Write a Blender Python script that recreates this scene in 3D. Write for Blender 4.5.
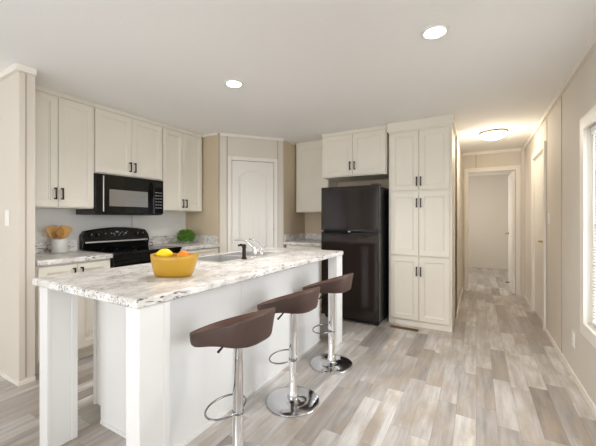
import bpy, bmesh, math, random
from mathutils import Vector, Matrix
random.seed(7)
PI = math.pi
S = bpy.context.scene
COL = S.collection
for o in list(bpy.data.objects):
    bpy.data.objects.remove(o)


def srgb(r, g, b):
    f = lambda c: (c / 255) / 12.92 if c / 255 <= .04045 else ((c / 255 + .055) / 1.055) ** 2.4
    return (f(r), f(g), f(b), 1)


# ------------------------------------------------------------------ camera
cam = bpy.data.cameras.new('camera')
cam.sensor_width = 36
cam.lens = 314.157 / 596 * 36
cam.shift_y = -4.12 / 596
cam.clip_start = .02
co = bpy.data.objects.new('camera', cam)
COL.objects.link(co)
co.location = (3.591, -.276, 1.238)
co.rotation_euler = (PI / 2, 0, math.radians(29.729))
S.camera = co

# ------------------------------------------------------------------ world, lights, exposure
W = bpy.data.worlds.new('daylight')
S.world = W
W.use_nodes = True
bg = W.node_tree.nodes['Background']
bg.inputs['Color'].default_value = (.90, .95, 1, 1)
bg.inputs['Strength'].default_value = .85


def light(name, kind, loc, rot, energy, color, **kw):
    l = bpy.data.lights.new(name, kind)
    l.energy = energy
    l.color = color
    for k, v in kw.items():
        setattr(l, k, v)
    o = bpy.data.objects.new(name, l)
    o.location = loc
    o.rotation_euler = rot
    COL.objects.link(o)
    return o


# fill lamps in unseen, added windows; only the kitchen window is in view (each lamp fills one window opening)
light('daylight_window_south', 'AREA', (2.1, -4.35, 1.25), (PI / 2, 0, 0), 62, (.92, .96, 1), shape='RECTANGLE', size=3.0, size_y=1.9)
light('daylight_window_east', 'AREA', (4.36, -.5, 1.25), (0, PI / 2, 0), 10, (.84, .92, 1), shape='RECTANGLE', size=1.6, size_y=1.9)
light('daylight_window_west', 'AREA', (-.12, -1.9, 1.35), (0, -PI / 2, 0), 78, (.91, .955, 1), shape='RECTANGLE', size=1.6, size_y=1.9)
light('daylight_window_kitchen', 'AREA', (4.40, 2.1, 1.19), (0, PI / 2, 0), 26, (.86, .93, 1), shape='RECTANGLE', size=1.3, size_y=.95)
light('daylight_window_bedroom', 'AREA', (2.62, 7.4, 1.4), (0, -PI / 2, 0), 12, (1, .96, .90), shape='RECTANGLE', size=1.3, size_y=1.4)

vs = S.view_settings
vs.view_transform = 'Standard'
vs.look = 'None'
vs.gamma = 1
vs.use_curve_mapping = False
vs.exposure = 1.14
S.cycles.max_bounces = 10
S.cycles.diffuse_bounces = 6
S.cycles.use_denoising = True
S.cycles.sample_clamp_indirect = 6
S.cycles.caustics_reflective = False
S.cycles.caustics_refractive = False


# ------------------------------------------------------------------ materials
def mat(name, col, rough=.5, metal=0, bump=0, bscale=40, coat=0, var=0, vscale=6, spec=.5):
    m = bpy.data.materials.new(name)
    m.use_nodes = True
    nt = m.node_tree
    N, L = nt.nodes, nt.links
    b = N['Principled BSDF']
    b.inputs['Base Color'].default_value = col
    b.inputs['Roughness'].default_value = rough
    b.inputs['Metallic'].default_value = metal
    b.inputs['Coat Weight'].default_value = coat
    b.inputs['Specular IOR Level'].default_value = spec
    tc = N.new('ShaderNodeTexCoord')
    if var:
        n = N.new('ShaderNodeTexNoise')
        n.inputs['Scale'].default_value = vscale
        n.inputs['Detail'].default_value = 4
        L.new(tc.outputs['Object'], n.inputs['Vector'])
        r = N.new('ShaderNodeValToRGB')
        r.color_ramp.elements[0].position = .3
        r.color_ramp.elements[1].position = .7
        r.color_ramp.elements[0].color = tuple(c * (1 - var) for c in col[:3]) + (1,)
        r.color_ramp.elements[1].color = tuple(min(1, c * (1 + var)) for c in col[:3]) + (1,)
        L.new(n.outputs['Fac'], r.inputs['Fac'])
        L.new(r.outputs['Color'], b.inputs['Base Color'])
    if bump:
        n = N.new('ShaderNodeTexNoise')
        n.inputs['Scale'].default_value = bscale
        n.inputs['Detail'].default_value = 3
        L.new(tc.outputs['Object'], n.inputs['Vector'])
        bp = N.new('ShaderNodeBump')
        bp.inputs['Strength'].default_value = bump
        bp.inputs['Distance'].default_value = .01
        L.new(n.outputs['Fac'], bp.inputs['Height'])
        L.new(bp.outputs['Normal'], b.inputs['Normal'])
    return m


def emit(name, col, strength):
    m = bpy.data.materials.new(name)
    m.use_nodes = True
    b = m.node_tree.nodes['Principled BSDF']
    b.inputs['Base Color'].default_value = col
    b.inputs['Emission Color'].default_value = col
    b.inputs['Emission Strength'].default_value = strength
    return m


def wood_floor():
    m = bpy.data.materials.new('plank_flooring')
    m.use_nodes = True
    nt = m.node_tree
    N, L = nt.nodes, nt.links
    b = N['Principled BSDF']
    tc = N.new('ShaderNodeTexCoord')
    sp = N.new('ShaderNodeSeparateXYZ')
    L.new(tc.outputs['Object'], sp.inputs[0])

    def M(op, a, c=None):
        n = N.new('ShaderNodeMath')
        n.operation = op
        for i, v in enumerate((a, c)):
            if v is None:
                continue
            if isinstance(v, (int, float)):
                n.inputs[i].default_value = v
            else:
                L.new(v, n.inputs[i])
        return n.outputs[0]
    PW, PL = .112, .64
    xs = M('DIVIDE', sp.outputs['X'], PW)
    row = M('FLOOR', xs)
    wn = N.new('ShaderNodeTexWhiteNoise')
    wn.noise_dimensions = '1D'
    L.new(row, wn.inputs['W'])
    ys = M('ADD', M('DIVIDE', sp.outputs['Y'], PL), M('MULTIPLY', wn.outputs['Value'], 7.3))
    pl = M('FLOOR', ys)
    cv = N.new('ShaderNodeCombineXYZ')
    L.new(row, cv.inputs[0])
    L.new(pl, cv.inputs[1])
    w2 = N.new('ShaderNodeTexWhiteNoise')
    w2.noise_dimensions = '2D'
    L.new(cv.outputs[0], w2.inputs['Vector'])
    ramp = N.new('ShaderNodeValToRGB')
    cr = ramp.color_ramp
    cols = [(0, (148, 140, 134)), (.14, (178, 172, 167)), (.28, (202, 198, 194)), (.42, (168, 163, 159)), (.56, (211, 208, 204)),
            (.7, (162, 154, 148)), (.84, (199, 195, 191)), (1, (219, 216, 212))]
    while len(cr.elements) < len(cols):
        cr.elements.new(.5)
    for e, (p, c) in zip(cr.elements, cols):
        e.position = p
        e.color = srgb(*c)
    L.new(w2.outputs['Value'], ramp.inputs['Fac'])
    # grain: stretched noise, shifted per plank
    gv = N.new('ShaderNodeCombineXYZ')
    L.new(M('MULTIPLY', sp.outputs['X'], 26), gv.inputs[0])
    L.new(M('ADD', M('MULTIPLY', sp.outputs['Y'], 2.6), M('MULTIPLY', w2.outputs['Value'], 91)), gv.inputs[1])
    L.new(M('MULTIPLY', w2.outputs['Value'], 37), gv.inputs[2])
    g = N.new('ShaderNodeTexNoise')
    g.inputs['Scale'].default_value = 1
    g.inputs['Detail'].default_value = 6
    g.inputs['Roughness'].default_value = .62
    L.new(gv.outputs[0], g.inputs['Vector'])
    gr = N.new('ShaderNodeValToRGB')
    gr.color_ramp.elements[0].position = .28
    gr.color_ramp.elements[0].color = (.58, .555, .53, 1)
    gr.color_ramp.elements[1].position = .68
    gr.color_ramp.elements[1].color = (1.06, 1.06, 1.06, 1)
    L.new(g.outputs['Fac'], gr.inputs['Fac'])
    mx = N.new('ShaderNodeMix')
    mx.data_type = 'RGBA'
    mx.blend_type = 'MULTIPLY'
    mx.inputs['Factor'].default_value = .9
    L.new(ramp.outputs['Color'], mx.inputs['A'])
    L.new(gr.outputs['Color'], mx.inputs['B'])
    pv = N.new('ShaderNodeCombineXYZ')
    L.new(M('MULTIPLY', sp.outputs['X'], 9), pv.inputs[0])
    L.new(M('ADD', M('MULTIPLY', sp.outputs['Y'], 3.2), M('MULTIPLY', w2.outputs['Value'], 53)), pv.inputs[1])
    L.new(M('MULTIPLY', w2.outputs['Value'], 71), pv.inputs[2])
    pn = N.new('ShaderNodeTexNoise')
    pn.inputs['Scale'].default_value = 1
    pn.inputs['Detail'].default_value = 4
    L.new(pv.outputs[0], pn.inputs['Vector'])
    pr_ = N.new('ShaderNodeValToRGB')
    pr_.color_ramp.elements[0].position = .46
    pr_.color_ramp.elements[0].color = (0, 0, 0, 1)
    pr_.color_ramp.elements[1].position = .68
    pr_.color_ramp.elements[1].color = (.72, .72, .72, 1)
    L.new(pn.outputs['Fac'], pr_.inputs['Fac'])
    m0 = N.new('ShaderNodeMix')
    m0.data_type = 'RGBA'
    L.new(pr_.outputs['Color'], m0.inputs['Factor'])
    L.new(mx.outputs['Result'], m0.inputs['A'])
    m0.inputs['B'].default_value = srgb(166, 149, 131)
    mx = m0
    # thin joints
    fx = M('FRACT', xs)
    fy = M('FRACT', ys)
    jx = M('LESS_THAN', M('MINIMUM', fx, M('SUBTRACT', 1, fx)), .010)
    jy = M('LESS_THAN', M('MINIMUM', fy, M('SUBTRACT', 1, fy)), .0018)
    j = M('MULTIPLY', M('MAXIMUM', jx, jy), .42)
    m2 = N.new('ShaderNodeMix')
    m2.data_type = 'RGBA'
    L.new(j, m2.inputs['Factor'])
    L.new(mx.outputs['Result'], m2.inputs['A'])
    m2.inputs['B'].default_value = srgb(110, 94, 80)
    L.new(m2.outputs['Result'], b.inputs['Base Color'])
    b.inputs['Roughness'].default_value = .36
    bp = N.new('ShaderNodeBump')
    bp.inputs['Strength'].default_value = .12
    bp.inputs['Distance'].default_value = .004
    L.new(g.outputs['Fac'], bp.inputs['Height'])
    L.new(bp.outputs['Normal'], b.inputs['Normal'])
    return m


def granite():
    m = bpy.data.materials.new('speckled_laminate')
    m.use_nodes = True
    nt = m.node_tree
    N, L = nt.nodes, nt.links
    b = N['Principled BSDF']
    tc = N.new('ShaderNodeTexCoord')

    def noise(scale, detail, rough=.5, dist=0, stretch=None):
        n = N.new('ShaderNodeTexNoise')
        n.inputs['Scale'].default_value = scale
        n.inputs['Detail'].default_value = detail
        n.inputs['Roughness'].default_value = rough
        n.inputs['Distortion'].default_value = dist
        if stretch:
            mp = N.new('ShaderNodeMapping')
            mp.inputs['Scale'].default_value = stretch
            mp.inputs['Rotation'].default_value = (0, 0, .6)
            L.new(tc.outputs['Object'], mp.inputs['Vector'])
            L.new(mp.outputs['Vector'], n.inputs['Vector'])
        else:
            L.new(tc.outputs['Object'], n.inputs['Vector'])
        return n.outputs['Fac']

    def ramp(f, *st):
        r = N.new('ShaderNodeValToRGB')
        while len(r.color_ramp.elements) < len(st):
            r.color_ramp.elements.new(.5)
        for e, (p, c) in zip(r.color_ramp.elements, st):
            e.position = p
            e.color = c
        L.new(f, r.inputs['Fac'])
        return r.outputs['Color']

    def mix(f, a, c):
        x = N.new('ShaderNodeMix')
        x.data_type = 'RGBA'
        L.new(f, x.inputs['Factor'])
        for s, v in (('A', a), ('B', c)):
            if isinstance(v, tuple):
                x.inputs[s].default_value = v
            else:
                L.new(v, x.inputs[s])
        return x.outputs['Result']
    k, w = (0, 0, 0, 1), (1, 1, 1, 1)
    base = ramp(noise(8, 6, .6, .5), (.32, srgb(200, 194, 187)), (.5, srgb(222, 218, 213)), (.64, srgb(237, 235, 232)))
    base = mix(ramp(noise(26, 6, .72, .8, (1, .3, 1)), (.53, k), (.62, (.75, .75, .75, 1))), base, srgb(170, 163, 157))
    # clustered dark flecks and short streaks
    cl = ramp(noise(6, 3, .6, 1.0), (.42, k), (.56, w))
    fl = ramp(noise(92, 5, .68, .5, (1, .26, 1)), (.55, k), (.585, w))
    mm = N.new('ShaderNodeMath')
    mm.operation = 'MULTIPLY'
    L.new(cl, mm.inputs[0])
    L.new(fl, mm.inputs[1])
    base = mix(mm.outputs[0], base, srgb(72, 66, 63))
    L.new(base, b.inputs['Base Color'])
    b.inputs['Roughness'].default_value = .28
    return m


def glass_mat():
    m = bpy.data.materials.new('thin_window_glass')
    m.use_nodes = True
    nt = m.node_tree
    N, L = nt.nodes, nt.links
    N.remove(N['Principled BSDF'])
    t = N.new('ShaderNodeBsdfTransparent')
    g = N.new('ShaderNodeBsdfGlossy')
    g.inputs['Roughness'].default_value = .02
    f = N.new('ShaderNodeFresnel')
    x = N.new('ShaderNodeMixShader')
    L.new(f.outputs[0], x.inputs[0])
    L.new(t.outputs[0], x.inputs[1])
    L.new(g.outputs[0], x.inputs[2])
    L.new(x.outputs[0], N['Material Output'].inputs['Surface'])
    return m


M_ = dict(
    floor=wood_floor(), granite=granite(), glass=glass_mat(),
    ceiling=mat('ceiling_paint', srgb(243, 242, 240), .9, bump=.15, bscale=120),
    wall=mat('beige_wallboard', srgb(214, 206, 194), .7, bump=.05, bscale=150),
    pier=mat('linen_wallboard', srgb(214, 205, 193), .7, bump=.05, bscale=150),
    tan=mat('tan_wallboard', srgb(200, 184, 158), .75, bump=.05, bscale=150),
    splash=mat('pale_grey_wallboard', srgb(230, 228, 223), .6),
    batten=mat('batten_paint', srgb(176, 164, 148), .6),
    trim=mat('white_trim_paint', srgb(232, 226, 216), .45),
    cab=mat('antique_white_cabinet_paint', srgb(228, 221, 208), .42, var=.02, vscale=3),
    cabwood=mat('unfinished_cabinet_side', srgb(222, 196, 160), .6, var=.06, vscale=8),
    island=mat('white_island_panel', srgb(229, 227, 224), .42, var=.012, vscale=3),
    door=mat('white_door_paint', srgb(229, 224, 216), .4),
    bronze=mat('dark_bronze', srgb(52, 40, 34), .4, .7),
    black=mat('black_enamel', (.005, .005, .005, 1), .08, spec=.35),
    blackglass=mat('black_glass', (.004, .004, .005, 1), .04),
    blackmatte=mat('black_plastic', (.012, .012, .013, 1), .35),
    fridge=mat('textured_black_enamel', (.015, .0095, .008, 1), .09, bump=.012, bscale=90, spec=.5),
    chrome=mat('chrome', (.86, .86, .87, 1), .06, 1),
    darkchrome=mat('smoked_chrome', (.30, .30, .31, 1), .15, 1),  # footrest chrome, with dark floor reflections put into its colour
    plainchrome=mat('satin_chrome', (.62, .62, .63, 1), .14, 1),  # stool base chrome, darkened in colour to show grey reflections
    steel=mat('brushed_stainless_steel', (.74, .73, .71, 1), .32, .75),
    silver=mat('silver_print', srgb(190, 190, 190), .4),
    mwindow=mat('smoked_glass', (.19, .185, .175, 1), .03, spec=1, coat=1),  # base colour lightened to stand in for the room's reflection
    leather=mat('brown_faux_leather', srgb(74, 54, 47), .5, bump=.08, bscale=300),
    leatherin=mat('brown_faux_leather_cushion', srgb(122, 90, 76), .5, bump=.08, bscale=300),  # lighter copy of the leather, painting the lit inside of the seat
    brass=mat('satin_brass', srgb(190, 160, 110), .3, 1),
    yellow=mat('mustard_glaze', srgb(186, 142, 40), .38),
    lemon=mat('lemon_peel', srgb(252, 214, 12), .45, bump=.2, bscale=220),
    orange=mat('orange_peel', srgb(250, 128, 14), .45, bump=.2, bscale=220),
    crock=mat('pale_ceramic', srgb(222, 221, 216), .35),
    wood=mat('beech_wood', srgb(206, 160, 98), .55, var=.12, vscale=30),
    woodd=mat('olive_wood', srgb(176, 126, 66), .55, var=.15, vscale=30),
    leaf=mat('boxwood_leaf', srgb(96, 142, 48), .5, var=.35, vscale=40),
    pot=mat('grey_pot_glaze', srgb(198, 198, 192), .5),
    soil=mat('potting_soil', srgb(60, 44, 30), .9),
    plate=mat('white_plastic', srgb(238, 236, 230), .4),
    blind=mat('white_blind_slat', srgb(240, 240, 238), .5),
    vent=mat('brown_register_metal', srgb(128, 92, 58), .5, .3),
    darkhole=mat('duct_dark', (.01, .01, .01, 1), .9),
    bulb=emit('lamp_lens', (1, .93, .82, 1), 7),
    bowl=emit('lit_frosted_glass', (1, .90, .74, 1), 3.2),
)


# ------------------------------------------------------------------ mesh helpers
def box(bm, x0, x1, y0, y1, z0, z1, bev=0):
    vs_ = [bm.verts.new(p) for p in ((x0, y0, z0), (x1, y0, z0), (x1, y1, z0), (x0, y1, z0), (x0, y0, z1), (x1, y0, z1), (x1, y1, z1), (x0, y1, z1))]
    fs = [bm.faces.new([vs_[i] for i in q]) for q in ((3, 2, 1, 0), (4, 5, 6, 7), (0, 1, 5, 4), (1, 2, 6, 5), (2, 3, 7, 6), (3, 0, 4, 7))]
    if bev:
        es = list({e for f in fs for e in f.edges})
        bmesh.ops.bevel(bm, geom=es, offset=bev, segments=2, affect='EDGES', profile=.6)


def lathe(bm, prof, cx=0, cy=0, n=32, ax='z', smooth=True, oz=0):
    rings = []
    for r, z in prof:
        ring = []
        for i in range(n):
            a = 2 * PI * i / n
            p = (cx + r * math.cos(a), cy + r * math.sin(a), z + oz)
            if ax == 'y':
                p = (cx + r * math.cos(a), cy + z, oz + r * math.sin(a))
            if ax == 'x':
                p = (cx + z, cy + r * math.cos(a), oz + r * math.sin(a))
            ring.append(bm.verts.new(p))
        rings.append(ring)
    for a, b in zip(rings, rings[1:]):
        for i in range(n):
            f = bm.faces.new((a[i], a[(i + 1) % n], b[(i + 1) % n], b[i]))
            f.smooth = smooth
    for ring, fl in ((rings[0], True), (rings[-1], False)):
        bm.faces.new(ring[::-1] if fl else ring)


def tube(bm, pts, r, n=10, closed=False):
    pts = [Vector(p) for p in pts]
    rr = r if isinstance(r, (list, tuple)) else [r] * len(pts)
    rings = []
    prev = None
    for i, p in enumerate(pts):
        if closed:
            t = (pts[(i + 1) % len(pts)] - pts[i - 1]).normalized()
        else:
            t = (pts[min(i + 1, len(pts) - 1)] - pts[max(i - 1, 0)]).normalized()
        if prev is None:
            u = t.orthogonal().normalized()
        else:
            u = (prev - t * prev.dot(t)).normalized()
        prev = u
        v = t.cross(u)
        rings.append([bm.verts.new(p + (u * math.cos(2 * PI * k / n) + v * math.sin(2 * PI * k / n)) * rr[i]) for k in range(n)])
    m = len(rings)
    for i in range(m if closed else m - 1):
        a, b = rings[i], rings[(i + 1) % m]
        for k in range(n):
            f = bm.faces.new((a[k], a[(k + 1) % n], b[(k + 1) % n], b[k]))
            f.smooth = True
    if not closed:
        bm.faces.new(rings[0][::-1])
        bm.faces.new(rings[-1])


def obj(name, bm, m, parent=None, smooth=False, label=None):
    me = bpy.data.meshes.new(name)
    bmesh.ops.recalc_face_normals(bm, faces=bm.faces[:])
    bm.to_mesh(me)
    bm.free()
    me.materials.append(M_[m])
    o = bpy.data.objects.new(name, me)
    COL.objects.link(o)
    if parent:
        o.parent = parent
    if label:
        o['label'] = label
    return o


def boxobj(name, m, parent, *b, bev=0, label=None):
    bm = bmesh.new()
    box(bm, *b, bev=bev)
    return obj(name, bm, m, parent, label=label)


def thing(name, label, cat, loc=(0, 0, 0), rz=0, group=None):
    o = bpy.data.objects.new(name, None)
    o.empty_display_size = .1
    COL.objects.link(o)
    o.location = loc
    o.rotation_euler = (0, 0, rz)
    o['label'] = label
    o['category'] = cat
    if group:
        o['group'] = group
    return o


def tag(o, label, cat, group=None, kind=None):
    o['label'] = label
    o['category'] = cat
    if group:
        o['group'] = group
    if kind:
        o['kind'] = kind
    return o


def struct(o, label=None, cat=None):
    o['kind'] = 'structure'
    if label:
        o['label'] = label
        o['category'] = cat
    return o


def dup(root, loc, rz, label, group=None):
    r = root.copy()
    COL.objects.link(r)
    r.location = loc
    r.rotation_euler = (0, 0, rz)
    r['label'] = label
    if group:
        r['group'] = group
    for ch in list(root.children):
        c = ch.copy()
        COL.objects.link(c)
        c.parent = r
        for g in list(ch.children):
            d = g.copy()
            COL.objects.link(d)
            d.parent = c
    return r


def wall(name, m, x0, x1, y0, y1, z0, z1, holes=(), axis='x', label=None):
    """box wall with rectangular openings; holes = (a0, a1, z0, z1) along the long axis"""
    bm = bmesh.new()
    A0, A1 = (x0, x1) if axis == 'x' else (y0, y1)
    us = sorted({A0, A1, *[h[0] for h in holes], *[h[1] for h in holes]})
    zs = sorted({z0, z1, *[h[2] for h in holes], *[h[3] for h in holes]})
    for ua, ub in zip(us, us[1:]):
        for za, zb in zip(zs, zs[1:]):
            um, zm = (ua + ub) / 2, (za + zb) / 2
            if any(h[0] < um < h[1] and h[2] < zm < h[3] for h in holes):
                continue
            if axis == 'x':
                box(bm, ua, ub, y0, y1, za, zb)
            else:
                box(bm, x0, x1, ua, ub, za, zb)
    return struct(obj(name, bm, m), label or name.replace('_', ' ') + ' in plain panelled wallboard', 'wall')


CE = 2.377      # ceiling height
XR = 4.245      # right wall
YB = 4.13       # kitchen back wall
YE = 5.90       # hall end wall

# ------------------------------------------------------------------ room shell
boxf = lambda name, m, *b, bev=0: boxobj(name, m, None, *b, bev=bev)
struct(boxf('floor', 'floor', -.2, 5.2, -4.4, 9.1, -.06, 0), 'floor of mixed grey and beige wood-look planks', 'floor')
struct(boxf('ceiling', 'ceiling', -.2, 5.2, -4.4, 9.1, CE, CE + .08), 'flat white ceiling over kitchen and hall', 'ceiling')
wall('wall_left', 'splash', -.12, 0, -4.3, YB + .12, 0, CE, [(-2.85, -.95, .55, 2.15)], 'y', 'pale wall behind the range and wall cabinets')
wall('wall_right', 'wall', XR, XR + .12, -4.3, YE + .1, 0, CE, [(-1.45, .45, .45, 2.05), (1.62, 2.59, .515, 1.86), (4.13, 4.95, 0, 2.03)], 'y',
     'long beige wall with window, door and light switch')
wall('wall_south', 'wall', -.12, XR + .12, -4.3, -4.18, 0, CE, [(.6, 3.6, .3, 2.2)], 'x', 'wall with wide window behind the viewer')
wall('wall_back', 'tan', 1.14, 3.36, YB, YB + .12, 0, CE, (), 'x', 'tan wall behind the refrigerator')
wall('wall_pier', 'pier', -.0, .643, .72, .818, 0, CE, (), 'x', 'linen-coloured wall end beside the kitchen cabinets')
wall('wall_stub_left', 'tan', -.0, .616, 2.80, 2.88, 0, CE, (), 'x', 'tan wall between wall cabinets and pantry corner')
wall('wall_stub_right', 'tan', 1.14, 1.20, 3.50, YB, 0, CE, (), 'y', 'tan side wall of the pantry corner near the far wall cabinet')
wall('wall_hall_left', 'wall', 3.26, 3.36, YB + .0, YE, 0, CE, (), 'y', 'hall wall beyond the tall pantry cabinet')
wall('wall_hall_end', 'wall', 3.26, XR, YE, YE + .1, 0, CE, [(3.455, 4.133, 0, 2.04)], 'x', 'wall at the hall end around the open doorway')
wall('wall_bedroom_back', 'wall', 2.4, 5.1, 8.9, 9.0, 0, CE, (), 'x', 'plain back wall seen through the hall doorway')
wall('wall_bedroom_left', 'wall', 2.4, 2.5, 5.9, 8.9, 0, CE, [(6.7, 8.1, .75, 2.05)], 'y', 'bedroom side wall with a window')
wall('wall_bedroom_right', 'wall', 5.0, 5.1, 5.9, 8.9, 0, CE, (), 'y', 'bedroom side wall behind the open door')
wall('wall_bedroom_front', 'wall', XR, 5.1, 5.9, 6.0, 0, CE, (), 'x', 'bedroom wall beside the hall end')
wall('wall_bedroom_entry', 'wall', 2.4, 3.26, 5.9, 6.0, 0, CE, (), 'x', 'bedroom wall on the other side of its doorway')

# diagonal pantry wall in its own frame (local x along the wall, y into the pantry)
PA, PB = Vector((.616, 2.84, 0)), Vector((1.19, 3.498, 0))
pang = math.atan2(PB.y - PA.y, PB.x - PA.x)
plen = (PB - PA).length
bm = bmesh.new()
for a, b_, z0, z1 in ((0, .145, 0, CE), (.745, plen, 0, CE), (.145, .745, 2.035, CE)):
    box(bm, a, b_, 0, .08, z0, z1)
o = obj('wall_pantry', bm, 'wall')
o.location = PA
o.rotation_euler = (0, 0, pang)
struct(o, 'diagonal wall around the pantry door', 'wall')


def trims(name, boxes, m='trim', loc=None, rz=0, label=None, cat='trim'):
    bm = bmesh.new()
    for b in boxes:
        box(bm, *b)
    o = obj(name, bm, m)
    if loc:
        o.location = loc
        o.rotation_euler = (0, 0, rz)
    return struct(o, label or 'thin moulding strip', cat)


def batten(n, *b, **k):
    trims('trim_%d' % n, [b], 'batten', label='narrow batten strip on the wallboard', **k)


trims('trim_1', [(XR - .025, XR, -4.18, YE, CE - .045, CE)], label='crown strip along the long window wall')
trims('trim_2', [(3.36, XR - .025, YE - .025, YE, CE - .045, CE)], label='crown strip over the hall doorway')
trims('trim_3', [(0, .668, .695, .72, CE - .045, CE), (.643, .668, .72, .818, CE - .045, CE)], label='crown strip around the wall end')
trims('trim_4', [(.35, .616, 2.78, 2.80, CE - .03, CE)], label='crown strip on the tan wall by the cabinets')
trims('trim_5', [(0, plen, -.022, 0, CE - .035, CE)], loc=PA, rz=pang, label='crown strip above the pantry door')
trims('trim_6', [(1.20, 1.222, 3.50, 3.79, CE - .03, CE)], label='crown strip beside the far wall cabinet')
trims('trim_7', [(XR - .05, XR, 5.80, YE, 0, CE)], 'wall', label='corner post at the hall end')
trims('trim_8', [(2.5, 5, 8.88, 8.9, CE - .05, CE)], label='crown strip on the bedroom back wall')
trims('baseboard_right', [(XR - .012, XR, -4.18, 4.06, 0, .045), (XR - .012, XR, 5.03, 5.80, 0, .045)], label='low baseboard under the window', cat='baseboard')
trims('baseboard_left', [(0, .650, .713, .72, 0, .03), (.643, .650, .72, .818, 0, .03)], label='low baseboard around the wall end', cat='baseboard')
trims('baseboard_hall', [(3.36, 3.372, 4.13, YE, 0, .05)], label='low baseboard on the hall wall', cat='baseboard')
batten(9, XR - .004, XR, 3.318, 3.332, 0.045, CE - .045)
batten(10, XR - .004, XR, 4.005, 4.015, 0.045, CE - .045)
batten(11, 3.565, 3.577, YE - .004, YE, 2.11, CE - .045)
batten(12, .643, .646, .755, .765, .05, CE - .05)
batten(13, .088, .098, -.004, 0, 0, CE - .035, loc=PA, rz=pang)
batten(14, plen - .085, plen - .075, -.004, 0, 0, CE - .035, loc=PA, rz=pang)
batten(15, 0, .003, 2.0, 2.006, 1.02, 1.337)


# ------------------------------------------------------------------ doors and windows
def lever(parent, x, y, z, out=-1, swing=1, m='brass'):
    bm = bmesh.new()
    lathe(bm, [(.026, 0), (.026, out * .008), (.011, out * .012), (.011, out * .05)], x, y, 16, 'y', oz=z)
    tube(bm, [(x, y + out * .05, z), (x + swing * .05, y + out * .052, z), (x + swing * .105, y + out * .046, z - .006)], [.010, .009, .007], 8)
    return obj('handle', bm, m, parent, label='lever handle')


# pantry door
d1 = thing('door_1', 'white arch-panel pantry door in the diagonal corner wall', 'door', PA, pang)
d1['kind'] = 'structure'
boxobj('casing', 'trim', d1, .10, .148, -.015, .02, 0, 2.08, bev=.004)
boxobj('casing', 'trim', d1, .742, .79, -.015, .02, 0, 2.08, bev=.004)
boxobj('casing', 'trim', d1, .148, .742, -.015, .02, 2.032, 2.08, bev=.004)
dp = boxobj('door_panel', 'door', d1, .152, .738, .012, .047, .012, 2.026, bev=.002)
bm = bmesh.new()


def arch(bm, x0, x1, z0, z1, rise, r):
    pts = [(x0, .012, z0), (x1, .012, z0), (x1, .012, z1 - rise)]
    for i in range(1, 12):
        t = i / 12
        pts.append((x1 + (x0 - x1) * t, .012, z1 - rise + rise * math.sin(PI * t) ** .8))
    pts.append((x0, .012, z1 - rise))
    tube(bm, pts, r, 6, True)


arch(bm, .255, .635, .80, 1.90, .10, .006)
arch(bm, .275, .615, .82, 1.875, .095, .003)
arch(bm, .255, .635, .22, .66, .001, .006)
for k in range(1, 4):
    x = .275 + .34 * k / 4
    tube(bm, [(x, .0125, .84), (x, .0125, 1.87 + .0 * k)], .0016, 5)
obj('panel_moulding', bm, 'door', dp)
bm = bmesh.new()
for z in (.25, 1.08, 1.82):
    lathe(bm, [(.006, z), (.006, z + .09)], .741, .004, 8)
obj('hinge', bm, 'silver', dp)

# bedroom door, standing open into the bedroom, hinged beside the hall wall
d2 = thing('door_2', 'white bedroom door standing open at the hall end', 'door', (4.126, YE + .03, 0), math.radians(91))
d2['kind'] = 'structure'
dp = boxobj('door_panel', 'door', d2, 0, .66, 0, .035, .012, 2.02, bev=.002)
lever(dp, .60, .035, .98, 1, -1)
bm = bmesh.new()
tube(bm, [(.45, .035, .12), (.45, .095, .12)], [.008, .010], 8)
obj('door_stop', bm, 'bronze', dp)
d2c = trims('trim_16', [(3.395, 3.458, YE - .018, YE + .11, 0, 2.105), (4.130, 4.194, YE - .018, YE + .11, 0, 2.105), (3.458, 4.130, YE - .018, YE + .11, 2.037, 2.105)],
            label='white casing around the hall end doorway')
# side door in the long wall
d3 = thing('door_3', 'white door with lever handle in the long hall wall', 'door', (XR, 4.13, 0), PI / 2)
d3['kind'] = 'structure'
for a, b_, z0, z1 in ((-.065, .006, 0, 2.095), (.814, .885, 0, 2.095), (.006, .814, 2.025, 2.095)):
    boxobj('casing', 'trim', d3, a, b_, -.0001, .02, z0, z1, bev=.004)
for a, b_, z0, z1 in ((0, .012, 0, 2.03), (.808, .82, 0, 2.03), (.012, .808, 2.015, 2.03)):
    boxobj('jamb', 'trim', d3, a, b_, -.12, 0, z0, z1)
dp = boxobj('door_panel', 'door', d3, .026, .806, -.047, -.012, .012, 2.011, bev=.002)
lever(dp, .09, -.012, .98, 1, 1)
bm = bmesh.new()
lathe(bm, [(.026, 0), (.024, .012)], .09, -.012, 16, 'y', oz=1.09)
obj('deadbolt', bm, 'brass', dp)


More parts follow.
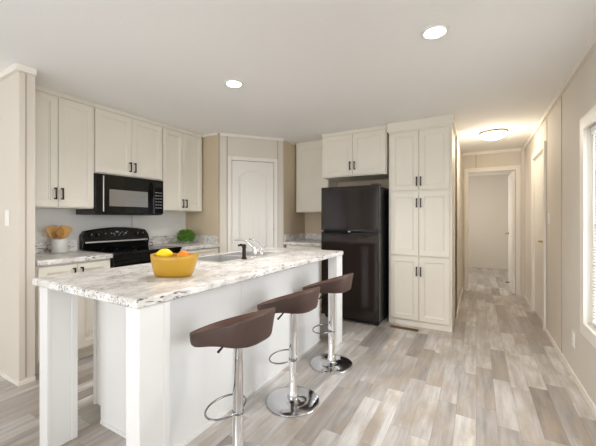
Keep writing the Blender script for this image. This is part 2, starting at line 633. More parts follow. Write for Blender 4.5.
def window(n, label, loc, rz, w, z0, z1, cas=.085, grid=False, mullions=0):
    """local x along wall, y=0 room face, +y outwards"""
    t = thing('window_%d' % n, label, 'window', loc, rz)
    t['kind'] = 'structure'
    bm = bmesh.new()
    for b in ((-cas, 0, -.018, 0, z0 - cas, z1 + cas), (w, w + cas, -.018, 0, z0 - cas, z1 + cas), (0, w, -.018, 0, z1, z1 + cas), (0, w, -.018, 0, z0 - cas, z0)):
        box(bm, *b)
    obj('window_casing', bm, 'trim', t)
    bm = bmesh.new()
    xs = [0] + [w * (k + 1) / (mullions + 1) for k in range(mullions)]
    for b in ((0, .035, .06, .10, z0, z1), (w - .035, w, .06, .10, z0, z1), (.035, w - .035, .06, .10, z1 - .035, z1), (.035, w - .035, .06, .10, z0, z0 + .035)):
        box(bm, *b)
    for x in xs[1:]:
        box(bm, x - .025, x + .025, .06, .10, z0 + .035, z1 - .035)
    if not mullions:
        box(bm, .035, w - .035, .065, .095, (z0 + z1) / 2 - .02, (z0 + z1) / 2 + .02)
    obj('window_frame', bm, 'trim', t)
    boxobj('window_glass', 'glass', t, .035, w - .035, .078, .082, z0 + .035, z1 - .035)
    return t


# window in view: facing -x (viewer's right runs toward -y)
window(1, 'white-framed window with blind in the long beige wall', (XR, 2.59, 0), -PI / 2, .97, .515, 1.86)
window(2, 'wide window in the wall behind the viewer', (3.6, -4.18, 0), PI, 3.0, .3, 2.2, mullions=2)  # unseen windows from here on are added to let in fill light
window(3, 'window in the long wall behind the viewer', (XR, .45, 0), -PI / 2, 1.9, .45, 2.05, mullions=1)
window(4, 'window across the room behind the viewer', (0, -2.85, 0), PI / 2, 1.9, .55, 2.15, mullions=1)
window(5, 'bedroom window beyond the hall', (2.5, 6.7, 0), PI / 2, 1.4, .75, 2.05, mullions=1)
bl = thing('window_blind', 'white slatted blind hanging inside the window on the long wall', 'blind', (XR + .035, 2.58, 0), -PI / 2)
boxobj('headrail', 'blind', bl, .01, .94, -.02, .02, 1.815, 1.855, bev=.003)
bm = bmesh.new()
z = .56
while z < 1.80:
    a = math.radians(24)
    c, s = .0125 * math.cos(a), .0125 * math.sin(a)
    v = [bm.verts.new(p) for p in ((.015, -c, z - s), (.935, -c, z - s), (.935, c, z + s), (.015, c, z + s))]
    bm.faces.new(v)
    z += .021
ob = obj('slats', bm, 'blind', bl)
sm = ob.modifiers.new('thickness', 'SOLIDIFY')
sm.thickness = .001
boxobj('bottom_rail', 'blind', bl, .012, .938, -.014, .014, .528, .548, bev=.003)
bm = bmesh.new()
tube(bm, [(.10, -.024, 1.82), (.10, -.026, 1.05)], .004, 6)
obj('tilt_wand', bm, 'plate', bl)


# ------------------------------------------------------------------ cabinets (local: x along front, y into the cabinet, door faces at y=0)
def pull(parent, x, z, ln=.105, horiz=False):
    bm = bmesh.new()
    h = ln / 2
    if horiz:
        box(bm, x - h, x + h, -.034, -.024, z - .006, z + .006, .002)
        for s in (-1, 1):
            box(bm, x + s * (h - .008) - .006, x + s * (h - .008) + .006, -.026, 0, z - .006, z + .006)
    else:
        box(bm, x - .006, x + .006, -.034, -.024, z - h, z + h, .002)
        for s in (-1, 1):
            box(bm, x - .006, x + .006, -.026, 0, z + s * (h - .008) - .006, z + s * (h - .008) + .006)
    return obj('handle', bm, 'bronze', parent, label='dark bronze bar handle')


def shaker(parent, x0, x1, z0, z1, hx=None, hz=None, m='cab', name='door', fr=.055, hor=False):
    bm = bmesh.new()
    t = .019
    f = min(fr, (z1 - z0) * .3)
    # stiles and rails with a bevelled inner lip and recessed flat panel
    P = lambda a, b, y: [bm.verts.new(p) for p in ((a[0], y, b[0]), (a[1], y, b[0]), (a[1], y, b[1]), (a[0], y, b[1]))]
    e = .003
    loops = [P((x0, x1), (z0, z1), t), P((x0, x1), (z0, z1), e), P((x0 + e, x1 - e), (z0 + e, z1 - e), 0),
             P((x0 + f, x1 - f), (z0 + f, z1 - f), 0), P((x0 + f + .003, x1 - f - .003), (z0 + f + .003, z1 - f - .003), .006),
             P((x0 + f + .010, x1 - f - .010), (z0 + f + .010, z1 - f - .010), .007),
             P((x0 + f + .012, x1 - f - .012), (z0 + f + .012, z1 - f - .012), .011)]
    for a, b in zip(loops, loops[1:]):
        for i in range(4):
            bm.faces.new((a[i], a[(i + 1) % 4], b[(i + 1) % 4], b[i]))
    bm.faces.new(loops[0][::-1])
    bm.faces.new(loops[-1])
    d = obj(name, bm, m, parent)
    if hx is not None:
        pull(d, hx, hz, horiz=hor)
    return d


def carcass(t, w, d, h, crown=.045, over=.012, m='cab', toe=0, sides=(0, 0), bodylabel=None):
    bm = bmesh.new()
    if toe:
        box(bm, 0, w, .02, d, toe, h)
        box(bm, 0, w, .085, d, 0, toe)
    else:
        box(bm, 0, w, .02, d, 0, h - (crown or 0))
    obj('body', bm, m, t)
    if crown:
        boxobj('crown_moulding', m, t, 0 - sides[0], w + sides[1], .02 - over, d, h - crown, h, bev=.004)


ZB = 1.337
UH = CE - ZB - .001
R90 = PI / 2
XF = .352        # front face plane of the left wall cabinets
DU = XF - .002
u1 = thing('wall_cabinet', 'two-door white wall cabinet between the wall end and the microwave', 'cabinet', (XF, .832, ZB), R90)
W1 = 1.398 - .832
carcass(u1, W1, DU, UH)
shaker(u1, .006, .260, .008, UH - .055, .236, .125)
shaker(u1, .264, W1 - .006, .008, UH - .055, .288, .125)
u2 = thing('wall_cabinet', 'short two-door white wall cabinet directly above the microwave', 'cabinet', (XF, 1.400, 1.690), R90)
W2 = .764
H2 = CE - 1.690 - .001
carcass(u2, W2, DU, H2)
shaker(u2, .006, W2 / 2 - .002, .008, H2 - .055, W2 / 2 - .026, .10)
shaker(u2, W2 / 2 + .002, W2 - .006, .008, H2 - .055, W2 / 2 + .026, .10)
u3 = thing('wall_cabinet', 'two-door white wall cabinet above the small potted plant', 'cabinet', (XF, 2.166, ZB), R90)
W3 = 2.780 - 2.166
carcass(u3, W3, DU, UH)
shaker(u3, .006, W3 / 2 - .002, .008, UH - .055, W3 / 2 - .026, .095)
shaker(u3, W3 / 2 + .002, W3 - .006, .008, UH - .055, W3 / 2 + .026, .095)
u4 = thing('wall_cabinet', 'single-door white wall cabinet in the corner by the pantry, no handle showing', 'cabinet', (1.223, 3.80, ZB), 0)
carcass(u4, .535, YB - 3.80 - .002, UH, over=.006)
shaker(u4, .045, .53, .008, UH - .055)
u5 = thing('wall_cabinet', 'two-door white cabinet hung above the black refrigerator', 'cabinet', (1.775, 3.545, 1.785), 0)
H5 = CE - 1.785 - .001
W5 = .865
carcass(u5, W5, YB - 3.545 - .002, H5, over=.012)
shaker(u5, .012, W5 / 2 - .002, .012, H5 - .055, W5 / 2 - .03, .13)
shaker(u5, W5 / 2 + .002, W5 - .012, .012, H5 - .055, W5 / 2 + .03, .13)

pc = thing('pantry_cabinet', 'tall six-door white pantry cabinet beside the refrigerator', 'cabinet', (2.672, 3.510, 0), 0)
WP = 3.352 - 2.672
bm = bmesh.new()
box(bm, 0, WP, .02, YB - 3.512, .0, CE - .12)
obj('body', bm, 'cab', pc)
bm = bmesh.new()
box(bm, -.018, WP + .018, .0, YB - 3.512, CE - .105, CE - .001, .005)
box(bm, -.008, WP + .008, .010, YB - 3.512, CE - .12, CE - .105)
obj('crown_moulding', bm, 'cab', pc)
hx = WP / 2
for (z0, z1, hz) in ((.075, .800, .64), (.818, 1.545, 1.42), (1.568, 2.245, 1.665)):
    shaker(pc, .022, hx - .002, z0, z1, hx - .022, hz)
    shaker(pc, hx + .002, WP - .022, z0, z1, hx + .022, hz)

# base cabinets along the left wall
b1 = thing('base_cabinet', 'white base cabinet under the utensil crock, left of the range', 'cabinet', (.632, .832, 0), R90)
WB = 1.402 - .832
carcass(b1, WB, .63, .873, 0, toe=.105)
shaker(b1, .01, WB / 2 - .002, .125, .86, WB / 2 - .03, .775)
shaker(b1, WB / 2 + .002, WB - .01, .125, .86, WB / 2 + .03, .775)
b2 = thing('base_cabinet', 'white base cabinet under the potted plant, right of the range', 'cabinet', (.632, 2.172, 0), R90)
WB = 2.798 - 2.172
carcass(b2, WB, .63, .873, 0, toe=.105)
shaker(b2, .01, WB - .01, .70, .86, WB / 2, .78, name='drawer', fr=.035, hor=True)
shaker(b2, .01, WB - .01, .125, .69, .05, .60)
b3 = thing('base_cabinet', 'white base cabinet in the corner between pantry door and refrigerator', 'cabinet', (1.222, 3.515, 0), 0)
carcass(b3, .66, .612, .873, 0, toe=.105)
shaker(b3, .01, .65, .70, .86, .33, .78, name='drawer', fr=.035, hor=True)
shaker(b3, .01, .65, .125, .69, .60, .60)


def counter(name, label, boxes, splash):
    t = thing(name, label, 'countertop')
    bm = bmesh.new()
    for b in boxes:
        box(bm, *b, bev=.006)
    obj('slab', bm, 'granite', t)
    for b in splash:
        boxobj('backsplash', 'granite', t, *b, bev=.003)
    return t


counter('countertop', 'speckled countertop under the utensil crock beside the range', [(.002, .655, .832, 1.404, .874, .914)],
        [(.002, .022, .832, 1.404, .9145, 1.015)])
counter('countertop', 'speckled countertop under the potted plant', [(.002, .655, 2.170, 2.798, .874, .914)],
        [(.002, .022, 2.170, 2.776, .9145, 1.015), (.023, .616, 2.778, 2.798, .9145, 1.015)])
counter('countertop', 'speckled countertop in the far corner beside the refrigerator', [(1.202, 1.885, 3.50, 4.128, .874, .914)],
        [(1.202, 1.885, 4.108, 4.128, .9145, 1.015), (1.202, 1.222, 3.51, 4.107, .9145, 1.015)])

# ------------------------------------------------------------------ kitchen island
ki = thing('kitchen_island', 'white panelled kitchen island base on posts in front of the stools', 'kitchen island', (1.50, .493, 0), 0)
ox, oy = 1.50, .493
L_ = lambda x0, x1, y0, y1, z0, z1: (x0 - ox, x1 - ox, y0 - oy, y1 - oy, z0, z1)
bm = bmesh.new()
for b in ((1.545, 1.560, .785, 2.61, .12, .873), (2.166, 2.182, .785, 2.61, .12, .873), (1.560, 2.166, .785, .801, .12, .873),
          (1.560, 2.166, 2.594, 2.61, .12, .873), (1.545, 2.182, .785, 2.61, .105, .12), (1.606, 2.182, .785, 2.61, 0, .105)):
    box(bm, *L_(*b))
obj('cabinet_body', bm, 'island', ki)
bm = bmesh.new()
box(bm, *L_(2.1825, 2.200, .785, 1.382, .0, .873))
box(bm, *L_(2.1825, 2.200, 1.384, 2.61, .0, .873))
obj('back_panel', bm, 'island', ki)
bm = bmesh.new()
box(bm, *L_(2.2005, 2.206, .785, 2.61, 0, .022))
box(bm, *L_(1.612, 2.20, .779, .7845, 0, .022))
obj('base_trim', bm, 'island', ki)
boxobj('end_trim', 'island', ki, *L_(1.545, 1.562, .775, .7845, .105, .873))
for (x0, y0) in ((1.530, .508), (2.316, .508), (2.316, 2.556), (1.530, 2.556)):
    bm = bmesh.new()
    box(bm, *L_(x0 + .004, x0 + .086, y0 + .004, y0 + .141, 0, .873), bev=.003)
    box(bm, *L_(x0, x0 + .09, y0, y0 + .012, 0, .873))
    box(bm, *L_(x0, x0 + .09, y0 + .116, y0 + .145, 0, .873), bev=.002)
    obj('leg', bm, 'island', ki)
# cabinet fronts on the range side
for k in range(3):
    y0 = .80 + k * .602
    bm = bmesh.new()
    box(bm, *L_(1.526, 1.5445, y0, y0 + .592, .125, .70), bev=.003)
    d = obj('door', bm, 'island', ki)
    bm = bmesh.new()
    box(bm, *L_(1.526, 1.5445, y0, y0 + .592, .715, .86), bev=.003)
    d = obj('drawer', bm, 'island', ki)

# island worktop with the sink cut-out
SX0, SX1, SY0, SY1 = 1.575, 2.035, 1.42, 2.22
it = thing('island_countertop', 'large speckled island countertop holding bowl, sink and faucet', 'countertop', (1.50, .493, .874))
bm = bmesh.new()


def rect(x0, x1, y0, y1, z):
    return [bm.verts.new(p) for p in ((x0, y0, z), (x1, y0, z), (x1, y1, z), (x0, y1, z))]


q = .007
X0, X1, Y0, Y1 = -.014, .912, 0, 2.223
hx0, hx1, hy0, hy1 = SX0 - ox + .015, SX1 - ox - .015, SY0 - oy + .015, SY1 - oy - .015
loops = [rect(hx0, hx1, hy0, hy1, 0), rect(X0 + q, X1 - q, Y0 + q, Y1 - q, 0), rect(X0, X1, Y0, Y1, q), rect(X0, X1, Y0, Y1, .04 - q),
         rect(X0 + q, X1 - q, Y0 + q, Y1 - q, .04), rect(hx0, hx1, hy0, hy1, .04)]
for a, b in zip(loops, loops[1:] + loops[:1]):
    for i in range(4):
        bm.faces.new((a[i], a[(i + 1) % 4], b[(i + 1) % 4], b[i]))
obj('slab', bm, 'granite', it)

sk = thing('kitchen_sink', 'stainless drop-in double sink set into the island countertop', 'sink', (SX0, SY0, .914))
w_, l_ = SX1 - SX0, SY1 - SY0
bas = [(.028, .365, .030, .385), (.028, .365, .415, .770)]
bm = bmesh.new()
us = [0, .028, .365, w_]
vs2 = [0, .030, .385, .415, .770, l_]
for i in range(3):
    for j in range(5):
        if i == 1 and j in (1, 3):
            continue
        box(bm, us[i], us[i + 1], vs2[j], vs2[j + 1], .0005, .006)
obj('rim', bm, 'steel', sk)
for a, b_, c, d in bas:
    bm = bmesh.new()
    dep = -.17
    for e in ((a - .002, a, c, d, dep, .0005), (b_, b_ + .002, c, d, dep, .0005), (a, b_, c - .002, c, dep, .0005), (a, b_, d, d + .002, dep, .0005), (a, b_, c, d, dep - .002, dep)):
        box(bm, *e)
    ba = obj('basin', bm, 'steel', sk)
    bm = bmesh.new()
    lathe(bm, [(.042, dep), (.042, dep + .004), (.03, dep + .005), (.028, dep + .002)], (a + b_) / 2, (c + d) / 2, 20)
    obj('drain', bm, 'chrome', ba)

fx, fy = 1.985, 1.84
fa = thing('kitchen_faucet', 'chrome single-lever faucet with arched spout at the sink', 'faucet', (fx, fy, .9205))
bm = bmesh.new()
box(bm, -.028, .028, -.10, .11, 0, .012, .005)
lathe(bm, [(.022, .012), (.019, .05), (.016, .07), (.012, .078)], 0, -.03, 20)
lathe(bm, [(.022, .012), (.019, .03), (.015, .042)], 0, .06, 20)
obj('base', bm, 'chrome', fa)
bm = bmesh.new()
tube(bm, [(0, -.03, .05), (-.012, -.035, .085), (-.05, -.045, .120), (-.10, -.055, .138), (-.15, -.065, .140), (-.185, -.072, .132), (-.195, -.074, .115)],
     [.013, .012, .0105, .0095, .009, .0095, .011], 12)
obj('spout', bm, 'chrome', fa)
bm = bmesh.new()
tube(bm, [(.0, .06, .035), (-.006, .062, .075), (-.03, .055, .108), (-.07, .045, .133), (-.11, .036, .145)], [.012, .0105, .009, .0075, .006], 10)
obj('lever', bm, 'chrome', fa)
ds = thing('soap_dispenser', 'dark pump dispenser standing by the island sink', 'soap dispenser', (1.985, 1.675, .9205))
bm = bmesh.new()
lathe(bm, [(.022, 0), (.022, .006), (.016, .012), (.014, .085), (.017, .09), (.017, .112), (.008, .118)], 0, 0, 18)
obj('pump', bm, 'bronze', ds)
bm = bmesh.new()
tube(bm, [(0, 0, .104), (-.03, 0, .110), (-.06, 0, .104)], [.010, .010, .007], 8)
obj('nozzle', bm, 'bronze', ds)


# fruit bowl: asymmetric trough with a wavy rim
def trough():
    bm = bmesh.new()
    n = 48
    H = .125
    rings = []

    def ring(sx, sy, dx, zf):
        r = []
        for i in range(n):
            a = 2 * PI * i / n
            ca, sa = math.cos(a), math.sin(a)
            ex = math.copysign(abs(ca) ** .8, ca)
            ey = math.copysign(abs(sa) ** .8, sa)
            r.append(bm.verts.new((dx + sx * ex, sy * ey, zf(ca, sa))))
        rings.append(r)
    rim = lambda ca, sa: H * (.93 + .07 * abs(ca) ** 1.5)
    for k in range(8):
        t = k / 7
        ring(.098 + .034 * t ** .8, .055 + .038 * t ** .7, .010 * t, (lambda t: lambda ca, sa: t ** 1.25 * rim(ca, sa))(t))
    ring(.1275, .0885, .010, lambda ca, sa: rim(ca, sa) + .002)
    for k in range(7, 0, -1):
        t = k / 7
        ring(.092 + .031 * t ** .8, .050 + .034 * t ** .7, .010 * t, (lambda t: lambda ca, sa: .008 + (t ** 1.25) * (rim(ca, sa) - .008) - .002)(t))
    for a, b in zip(rings, rings[1:]):
        for i in range(n):
            f = bm.faces.new((a[i], a[(i + 1) % n], b[(i + 1) % n], b[i]))
            f.smooth = True
    bm.faces.new(rings[0][::-1])
    bm.faces.new(rings[-1])
    return bm


BX, BY = 2.088, .925
fb = obj('fruit_bowl', trough(), 'yellow')
fb.location = (BX, BY, .9145)
fb.rotation_euler = (0, 0, math.radians(24))
tag(fb, 'mustard yellow oval fruit bowl on the island countertop', 'bowl')


def ellips(name, m, loc, a, b, c, rz, tip=0, ry=0):
    bm = bmesh.new()
    bmesh.ops.create_uvsphere(bm, u_segments=28, v_segments=18, radius=1)
    for v in bm.verts:
        x, y, z = v.co
        k = 1 + tip * max(0, abs(x) - .82) * 3
        v.co = (x * a * k, y * b, z * c)
    for f in bm.faces:
        f.smooth = True
    o = obj(name, bm, m)
    o.location = loc
    o.rotation_euler = (0, ry, rz)
    return o


c24, s24 = math.cos(math.radians(24)), math.sin(math.radians(24))
inb = lambda u, v, z: (BX + u * c24 - v * s24, BY + u * s24 + v * c24, .9145 + z)
lm = ellips('lemon', 'lemon', inb(-.046, -.012, .124), .040, .031, .031, math.radians(34), .35)
tag(lm, 'bright yellow lemon showing above the rim of the bowl', 'lemon')
orr = ellips('orange', 'orange', inb(.062, -.004, .112), .034, .034, .033, 0)
tag(orr, 'bright orange fruit sitting in the yellow bowl', 'orange')

# ------------------------------------------------------------------ range and microwave
rg = thing('electric_range', 'black freestanding electric range between the base cabinets', 'stove', (.665, 1.408, 0), R90)
RW = .760
boxobj('body', 'blackmatte', rg, .002, RW - .002, .03, .655, .04, .895)
boxobj('storage_drawer', 'black', rg, .004, RW - .004, .008, .0295, .06, .225, bev=.004)
od = boxobj('oven_door', 'black', rg, .004, RW - .004, .0, .0295, .235, .835, bev=.005)
boxobj('oven_window', 'blackglass', od, .13, RW - .13, -.002, .0, .36, .68)
bm = bmesh.new()
tube(bm, [(.05, -.045, .785), (.09, -.055, .785), (RW / 2, -.060, .785), (RW - .09, -.055, .785), (RW - .05, -.045, .785)], .013, 10)
for x in (.06, RW - .06):
    box(bm, x - .01, x + .01, -.05, 0, .773, .797)
obj('handle', bm, 'black', od)
boxobj('front_rail', 'black', rg, .002, RW - .002, .006, .0295, .84, .895, bev=.004)
ct = boxobj('cooktop', 'blackglass', rg, 0, RW, -.012, .60, .8955, .922, bev=.006)
for (x, y, r) in ((.2, .15, .10), (.56, .15, .085), (.2, .42, .075), (.56, .42, .10)):
    bm = bmesh.new()
    n = 40
    a = [bm.verts.new((x + r * math.cos(2 * PI * i / n), y + r * math.sin(2 * PI * i / n), .9226)) for i in range(n)]
    b = [bm.verts.new((x + (r - .004) * math.cos(2 * PI * i / n), y + (r - .004) * math.sin(2 * PI * i / n), .9226)) for i in range(n)]
    for i in range(n):
        bm.faces.new((a[i], a[(i + 1) % n], b[(i + 1) % n], b[i]))
    obj('burner', bm, 'blackmatte', ct)
# back console: curved top edge, sloped face
bm = bmesh.new()
n = 24
prof = []
for i in range(n + 1):
    t = i / n
    e = min(t, 1 - t)
    zt = 1.105 + .040 * (1 - (2 * t - 1) ** 2) - (.035 * (1 - e / .04) ** 2 if e < .04 else 0)
    prof.append((.018 + (RW - .022) * t, zt))
fr_ = [[bm.verts.new((x, .585, .9225)), bm.verts.new((x, .565, 1.0)), bm.verts.new((x, .592, zt - .012)), bm.verts.new((x, .61, zt)), bm.verts.new((x, .655, zt)), bm.verts.new((x, .655, .9225))] for x, zt in prof]
for a, b in zip(fr_, fr_[1:]):
    for i in range(6):
        bm.faces.new((a[i], b[i], b[(i + 1) % 6], a[(i + 1) % 6]))
bm.faces.new(fr_[0])
bm.faces.new(fr_[-1][::-1])
bp_ = obj('control_console', bm, 'black', rg)
bm = bmesh.new()
box(bm, .03, RW - .03, .558, .566, .985, 1.0, .003)
obj('console_ridge', bm, 'steel', bp_)


def on_console(z):      # y of the sloped console face at height z
    return .565 + .027 * (z - 1.0) / .115


for x in (.09, .16, RW - .16, RW - .09):
    bm = bmesh.new()
    lathe(bm, [(.022, 0), (.020, -.018), (.017, -.022)], x, on_console(1.065), 18, 'y', oz=1.065)
    kn = obj('knob', bm, 'black', bp_)
    bm = bmesh.new()
    box(bm, x - .0015, x + .0015, on_console(1.065) - .0235, on_console(1.065) - .0215, 1.066, 1.084)
    obj('pointer', bm, 'silver', kn)
for x, z0, w2, h2 in ((.30, 1.075, .012, .010), (.325, 1.072, .018, .006), (.355, 1.085, .030, .016), (.40, 1.073, .010, .008), (.425, 1.085, .012, .008), (.455, 1.072, .022, .010),
                      (.48, 1.09, .008, .008), (.335, 1.055, .01, .006), (.385, 1.055, .012, .006), (.44, 1.055, .01, .006), (.24, 1.075, .008, .008)):
    yy = on_console(z0)
    boxobj('control_marking', 'silver', bp_, x, x + w2, yy - .0022, yy + .003, z0, z0 + h2)

mw = thing('microwave_oven', 'black over-the-range microwave under the short wall cabinet', 'microwave', (.378, 1.396, 1.282), R90)
MW = .758
boxobj('body', 'blackmatte', mw, 0, MW, .03, .376, 0, .404, bev=.003)
md = boxobj('door', 'black', mw, .002, .628, 0, .0295, .012, .402, bev=.006)
boxobj('door_window', 'mwindow', md, .13, .555, -.0015, .0, .085, .255)
bm = bmesh.new()
tube(bm, [(.590, 0, .04), (.604, -.030, .065), (.606, -.036, .2), (.604, -.030, .335), (.590, 0, .36)], .009, 10)
obj('handle', bm, 'black', md)
boxobj('trim_strip', 'steel', md, .068, .078, -.002, .001, .03, .385)  # steel strip drawing a highlight on the door, no real trim
cp = boxobj('control_panel', 'black', mw, .631, MW - .002, 0, .0295, .012, .402, bev=.006)
boxobj('display', 'blackglass', cp, .648, MW - .02, -.0015, 0, .32, .365)
for r in range(6):
    for c in range(3):
        x = .650 + c * .031
        z = .08 + r * .035
        boxobj('button', 'silver', cp, x, x + .022, -.0012, .001, z, z + .005)
bm = bmesh.new()
for k in range(9):
    box(bm, .02, MW - .02, .06 + k * .03, .075 + k * .03, -.002, .001)
obj('vent_grille', bm, 'blackmatte', mw)

# ------------------------------------------------------------------ refrigerator
rf = thing('refrigerator', 'black top-freezer refrigerator beside the tall pantry cabinet', 'refrigerator', (1.895, 3.275, 0), 0)
FW = .728
boxobj('body', 'blackmatte', rf, .004, FW - .004, .068, .80, .05, 1.615, bev=.006)
boxobj('toe_grille', 'blackmatte', rf, .02, FW - .02, .075, .10, .012, .05)
fd = boxobj('freezer_door', 'fridge', rf, 0, FW, 0, .062, 1.098, 1.628, bev=.012)
rd = boxobj('refrigerator_door', 'fridge', rf, 0, FW, 0, .062, .055, 1.082, bev=.012)
bm = bmesh.new()
tube(bm, [(.015, -.004, 1.106)] + [(.015 + (FW - .03) * k / 14, -.012 - .022 * math.sin(PI * k / 14), 1.106 - .006 * math.sin(PI * k / 14)) for k in range(1, 14)] + [(FW - .015, -.004, 1.106)], .009, 8)
obj('handle', bm, 'black', fd)
bm = bmesh.new()
tube(bm, [(.015, -.004, 1.074)] + [(.015 + (FW - .03) * k / 14, -.012 - .022 * math.sin(PI * k / 14), 1.074 - .012 * math.sin(PI * k / 14)) for k in range(1, 14)] + [(FW - .015, -.004, 1.074)], .009, 8)
obj('handle', bm, 'black', rd)
bm = bmesh.new()
lathe(bm, [(.014, 0), (.013, -.004)], FW / 2 + .02, -.036, 20, 'y', oz=1.092)
obj('badge', bm, 'silver', rd)
boxobj('hinge_cap', 'blackmatte', rf, FW - .10, FW - .01, .02, .13, 1.6285, 1.645, bev=.004)
for x, y in ((.05, .09), (FW - .05, .09), (.05, .74), (FW - .05, .74)):
    bm = bmesh.new()
    lathe(bm, [(.022, 0), (.022, .012), (.012, .014), (.012, .05)], x, y, 14)
    obj('foot', bm, 'blackmatte', rf)


# ------------------------------------------------------------------ bar stools (local: front faces -x)
def seat_meshes():
    n = 48
    AX, AY = .205, .155

    def outline(a):
        ca, sa = math.cos(a), math.sin(a)
        return AX * math.copysign(abs(ca) ** .72, ca), AY * math.copysign(abs(sa) ** .72, sa)

    def tt(x):
        return max(0, min(1, (x + AX) / (2 * AX)))

    def lo(x):          # underside rises gently from the front lip to the back
        t = min(1, tt(x) * 1.4)
        return .050 * t * t * (3 - 2 * t)

    def hi(x):          # rim sweeps up from the front lip to the back
        return .054 + .142 * tt(x) ** 1.05

    def build(rows, cap0, cap1):
        bm = bmesh.new()
        rings = []
        for s, zf, fl in rows:
            r = []
            for i in range(n):
                x, y = outline(2 * PI * i / n)
                r.append(bm.verts.new((x * s + fl * tt(x) * .022, y * s * (1 + fl * .05), zf(x))))
            rings.append(r)
        for a, b in zip(rings, rings[1:]):
            for i in range(n):
                f = bm.faces.new((a[i], a[(i + 1) % n], b[(i + 1) % n], b[i]))
                f.smooth = True
        if cap0:
            bm.faces.new(rings[0][::-1])
        if cap1:
            bm.faces.new(rings[-1])
        return bm
    mid = lambda k: (lambda x: lo(x) + k * (hi(x) - lo(x)))
    shell = build([(.35, lambda x: lo(0), 0), (.80, lambda x: lo(x) * .8 + .2 * lo(0), 0), (.93, lambda x: lo(x) + .001, 0), (.968, lambda x: lo(x) + .007, .05), (.985, lambda x: lo(x) + .02, .15),
                   (.99, mid(.55), .5), (.992, mid(.93), .95), (.985, lambda x: hi(x) - .001, 1), (.965, lambda x: hi(x) + .001, 1), (.945, lambda x: hi(x) - .001, 1),
                   (.93, mid(.92), .95), (.915, mid(.6), .5), (.90, lambda x: lo(x) * .9 + .022, .1)], True, True)
    cush = build([(.946, lambda x: hi(x) - .001, 1), (.927, mid(.92), .95), (.911, mid(.62), .5), (.893, lambda x: lo(x) * .9 + .030, .1), (.86, lambda x: lo(x) * .9 + .037, .1), (.6, lambda x: lo(x) * .6 + .052, 0), (.2, lambda x: lo(0) + .039, 0)], False, True)
    return shell, cush


def make_stool(label, loc):
    t = thing('bar_stool', label, 'bar stool', loc, 0, 'bar stools at the island')
    bm = bmesh.new()
    lathe(bm, [(.176, 0), (.180, .003), (.180, .008), (.174, .012), (.10, .016), (.046, .020), (.040, .026)], 0, 0, 56)
    obj('base', bm, 'plainchrome', t)
    bm = bmesh.new()
    lathe(bm, [(.040, .026), (.034, .045), (.030, .075), (.026, .08), (.026, .636), (.034, .640), (.034, .657)], 0, 0, 28)
    obj('column', bm, 'chrome', t)
    bm = bmesh.new()
    lathe(bm, [(.028, .280), (.028, .296)], 0, 0, 24)
    tube(bm, [(-.078 + .082 * math.cos(2 * PI * k / 28), .118 * math.sin(2 * PI * k / 28), .288) for k in range(28)], .005, 8, True)
    obj('footrest', bm, 'darkchrome', t)
    bm = bmesh.new()
    tube(bm, [(-.02, .0, .648), (-.06, -.02, .619), (-.10, -.035, .569)], [.005, .005, .007], 8)
    obj('height_lever', bm, 'blackmatte', t)
    a, b = seat_meshes()
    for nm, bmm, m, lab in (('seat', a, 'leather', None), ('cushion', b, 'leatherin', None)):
        for v in bmm.verts:
            v.co.z += .607
            v.co.x -= .045
        obj(nm, bmm, m, t, label=lab)
    return t


st = make_stool('brown bucket bar stool nearest the viewer, its base cut by the picture edge', (2.562, .927, 0))
s2 = dup(st, (2.503, 1.560, 0), 0, 'brown bucket bar stool in the middle of the three')
s3 = dup(st, (2.510, 2.193, 0), 0, 'brown bucket bar stool closest to the refrigerator')
for r in (s2, s3):                      # these two are set a notch lower
    for ch in r.children:
        if ch.name.split('.')[0] in ('seat', 'cushion', 'height_lever'):
            ch.location.z = -.020

# ------------------------------------------------------------------ counter items
CKX, CKY = .115, 1.205
bm = bmesh.new()
lathe(bm, [(.058, 0), (.064, .006), (.064, .128), (.060, .131), (.056, .127), (.056, .012)], 0, 0, 36)
ck = obj('utensil_crock', bm, 'crock')
ck.location = (CKX, CKY, .9145)
tag(ck, 'pale round ceramic crock holding wooden utensils', 'utensil crock')


def utensil(name, label, base, top, hw, hl, m, hole=False):
    """handle from base to top, flat rounded head at the top"""
    bm = bmesh.new()
    b, t = Vector(base), Vector(top)
    ax = (t - b).normalized()
    side = Vector((-.25, 1, 0))
    side = (side - ax * side.dot(ax)).normalized()
    nn = ax.cross(side)
    he = t - ax * hl
    tube(bm, [b, b + (he - b) * .5, he + ax * .01], [.006, .006, .0075], 8)
    n = 18
    fr, bk = [], []
    for i in range(n):
        a = 2 * PI * i / n
        u = math.cos(a)
        w = math.sin(a)
        wid = hw * (1.0 if hole else .66 + .34 * u)
        p = he + ax * (hl / 2 + hl / 2 * math.copysign(abs(u) ** (1 if hole else .45), u)) + side * (wid * math.copysign(abs(w) ** (1 if hole else .6), w))
        fr.append(bm.verts.new(p + nn * .004))
        bk.append(bm.verts.new(p - nn * .004))
    bm.faces.new(fr)
    bm.faces.new(bk[::-1])
    for i in range(n):
        bm.faces.new((fr[i], fr[(i + 1) % n], bk[(i + 1) % n], bk[i]))
    o = obj(name, bm, m)
    return tag(o, label, 'utensil', 'wooden utensils in the crock')


utensil('wooden_spatula', 'broad wooden spatula leaning toward the outlet', (CKX - .02, CKY + .015, .935), (CKX - .03, CKY - .062, 1.168), .074, .120, 'wood')
utensil('wooden_spatula', 'broad pale wooden spatula leaning toward the range', (CKX + .005, CKY - .015, .935), (CKX + .005, CKY + .064, 1.168), .074, .120, 'wood')
utensil('wooden_spoon', 'oval darker wooden spoon in front of the spatulas', (CKX + .03, CKY + .005, .935), (CKX + .05, CKY - .02, 1.160), .036, .10, 'woodd', True)

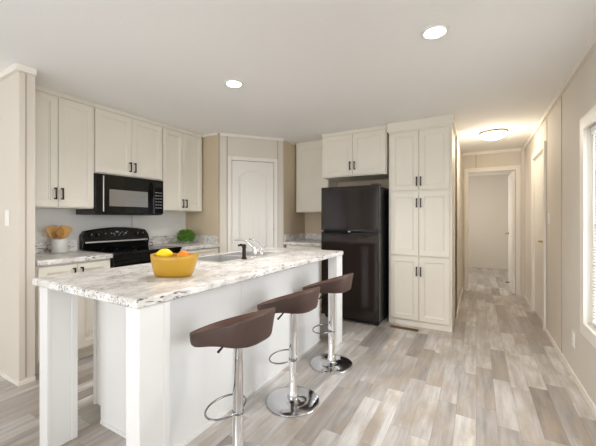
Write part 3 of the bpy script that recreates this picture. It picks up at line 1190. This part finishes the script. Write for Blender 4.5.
PX, PY = .26, 2.585
pp = thing('potted_plant', 'small round green boxwood plant in a pale pot on the counter', 'plant', (PX, PY, .9145))
bm = bmesh.new()
lathe(bm, [(.034, 0), (.037, .004), (.046, .055), (.043, .057), (.041, .050)], 0, 0, 28)
obj('pot', bm, 'pot', pp)
bm = bmesh.new()
lathe(bm, [(.0405, .044), (.0405, .050)], 0, 0, 20)
obj('soil', bm, 'soil', pp)
bm = bmesh.new()
for k in range(7):
    a = 2 * PI * k / 7
    tube(bm, [(.01 * math.cos(a), .01 * math.sin(a), .06), (.03 * math.cos(a), .03 * math.sin(a), .11)], .002, 5)
obj('stem', bm, 'wood', pp)
bm = bmesh.new()
for k in range(2200):
    z = random.uniform(-.8, 1)
    a = random.uniform(0, 2 * PI)
    r = random.uniform(.3, 1.0) ** .5
    d = Vector((math.sqrt(1 - z * z) * math.cos(a), math.sqrt(1 - z * z) * math.sin(a), z))
    c = Vector((0, 0, .096)) + Vector((d.x * .112, d.y * .112, d.z * .090)) * r * random.uniform(.9, 1.06)
    u = (d * .45 + Vector((random.uniform(-1, 1), random.uniform(-1, 1), random.uniform(-.5, 1)))).normalized()
    s = u.orthogonal().normalized()
    s.rotate(Matrix.Rotation(random.uniform(0, 6.28), 3, u))
    l, w = random.uniform(.015, .024), random.uniform(.0055, .008)
    nn = u.cross(s) * .002
    c.z = max(c.z, .03)
    bm.faces.new([bm.verts.new(p) for p in (c, c + u * l * .5 + s * w + nn, c + u * l, c + u * l * .5 - s * w + nn)])
obj('foliage', bm, 'leaf', pp)


# ------------------------------------------------------------------ switches, outlets, floor register
def plate(name, label, cat, loc, rz, kind):
    t = thing(name, label, cat, loc, rz)
    boxobj('cover_plate', 'plate', t, -.037, .037, -.006, -.0005, -.06, .06, bev=.002)
    if kind == 'switch':
        boxobj('rocker', 'plate', t, -.016, .016, -.009, -.006, -.033, .033, bev=.001)
    else:
        for z in (-.02, .02):
            s = boxobj('socket', 'plate', t, -.016, .016, -.008, -.006, z - .014, z + .014, bev=.002)
            bm = bmesh.new()
            for x in (-.006, .006):
                box(bm, x - .001, x + .001, -.0084, -.0079, z - .004, z + .005)
            obj('slot', bm, 'blackmatte', s)


plate('wall_outlet', 'white outlet on the backsplash wall behind the utensil crock', 'outlet', (0, 1.115, 1.105), R90, 'outlet')
plate('wall_outlet', 'white outlet on the backsplash wall beside the potted plant', 'outlet', (0, 2.665, 1.105), R90, 'outlet')
plate('wall_outlet', 'white outlet low on the long wall near the window', 'outlet', (XR, 2.92, .30), -R90, 'outlet')
plate('light_switch', 'white light switch on the long wall between door and window', 'switch', (XR, 3.88, 1.24), -R90, 'switch')
plate('light_switch', 'white light switch on the wall end beside the cabinets', 'switch', (.44, .72, 1.245), 0, 'switch')

vt = thing('floor_register', 'brown metal floor register in front of the pantry cabinet', 'vent', (2.872, 3.40, 0), 0)
bm = bmesh.new()
for b in ((-.155, .155, -.035, -.025, .0005, .006), (-.155, .155, .025, .035, .0005, .006), (-.155, -.145, -.025, .025, .0005, .006), (.145, .155, -.025, .025, .0005, .006)):
    box(bm, *b)
for k in range(18):
    x = -.140 + k * .0162
    box(bm, x, x + .007, -.025, .025, .001, .005)
obj('grille', bm, 'vent', vt)
boxobj('duct', 'darkhole', vt, -.145, .145, -.025, .025, .0003, .0009)  # flat black sheet painting the shade below the grille


# ------------------------------------------------------------------ ceiling lights
def can(label, x, y, e):
    t = thing('recessed_light', label, 'ceiling light', (x, y, CE))
    bm = bmesh.new()
    n = 40
    pr = [(.080, -.0008), (.078, -.006), (.060, -.007), (.058, -.002)]
    lathe(bm, pr, 0, 0, n)
    obj('trim_ring', bm, 'plate', t)
    bm = bmesh.new()
    lathe(bm, [(.057, -.0075), (.054, -.0090)], 0, 0, n)
    obj('lens', bm, 'bulb', t)
    sp = light('recessed_lamp', 'SPOT', (0, 0, -.02), (0, 0, 0), e, (1, .97, .94), spot_size=math.radians(150), spot_blend=.8, shadow_soft_size=.06)
    sp.parent = t


can('round recessed ceiling light nearest the long window wall', 3.366, 1.80, 38)
can('round recessed ceiling light over the island', 1.813, 1.752, 42)
hl = thing('flush_ceiling_light', 'brass-rimmed frosted dome ceiling light in the hall', 'ceiling light', (3.775, 4.575, CE))
bm = bmesh.new()
lathe(bm, [(.135, -.0005), (.160, -.006), (.162, -.016), (.152, -.020)], 0, 0, 40)
obj('rim', bm, 'brass', hl)
bm = bmesh.new()
lathe(bm, [(.149, -.0205), (.143, -.045), (.115, -.075), (.065, -.094), (.012, -.100)], 0, 0, 40)
obj('dome', bm, 'bowl', hl)
sp = light('hall_lamp', 'POINT', (0, 0, -.17), (0, 0, 0), 6, (1, .90, .74), shadow_soft_size=.12)
sp.parent = hl
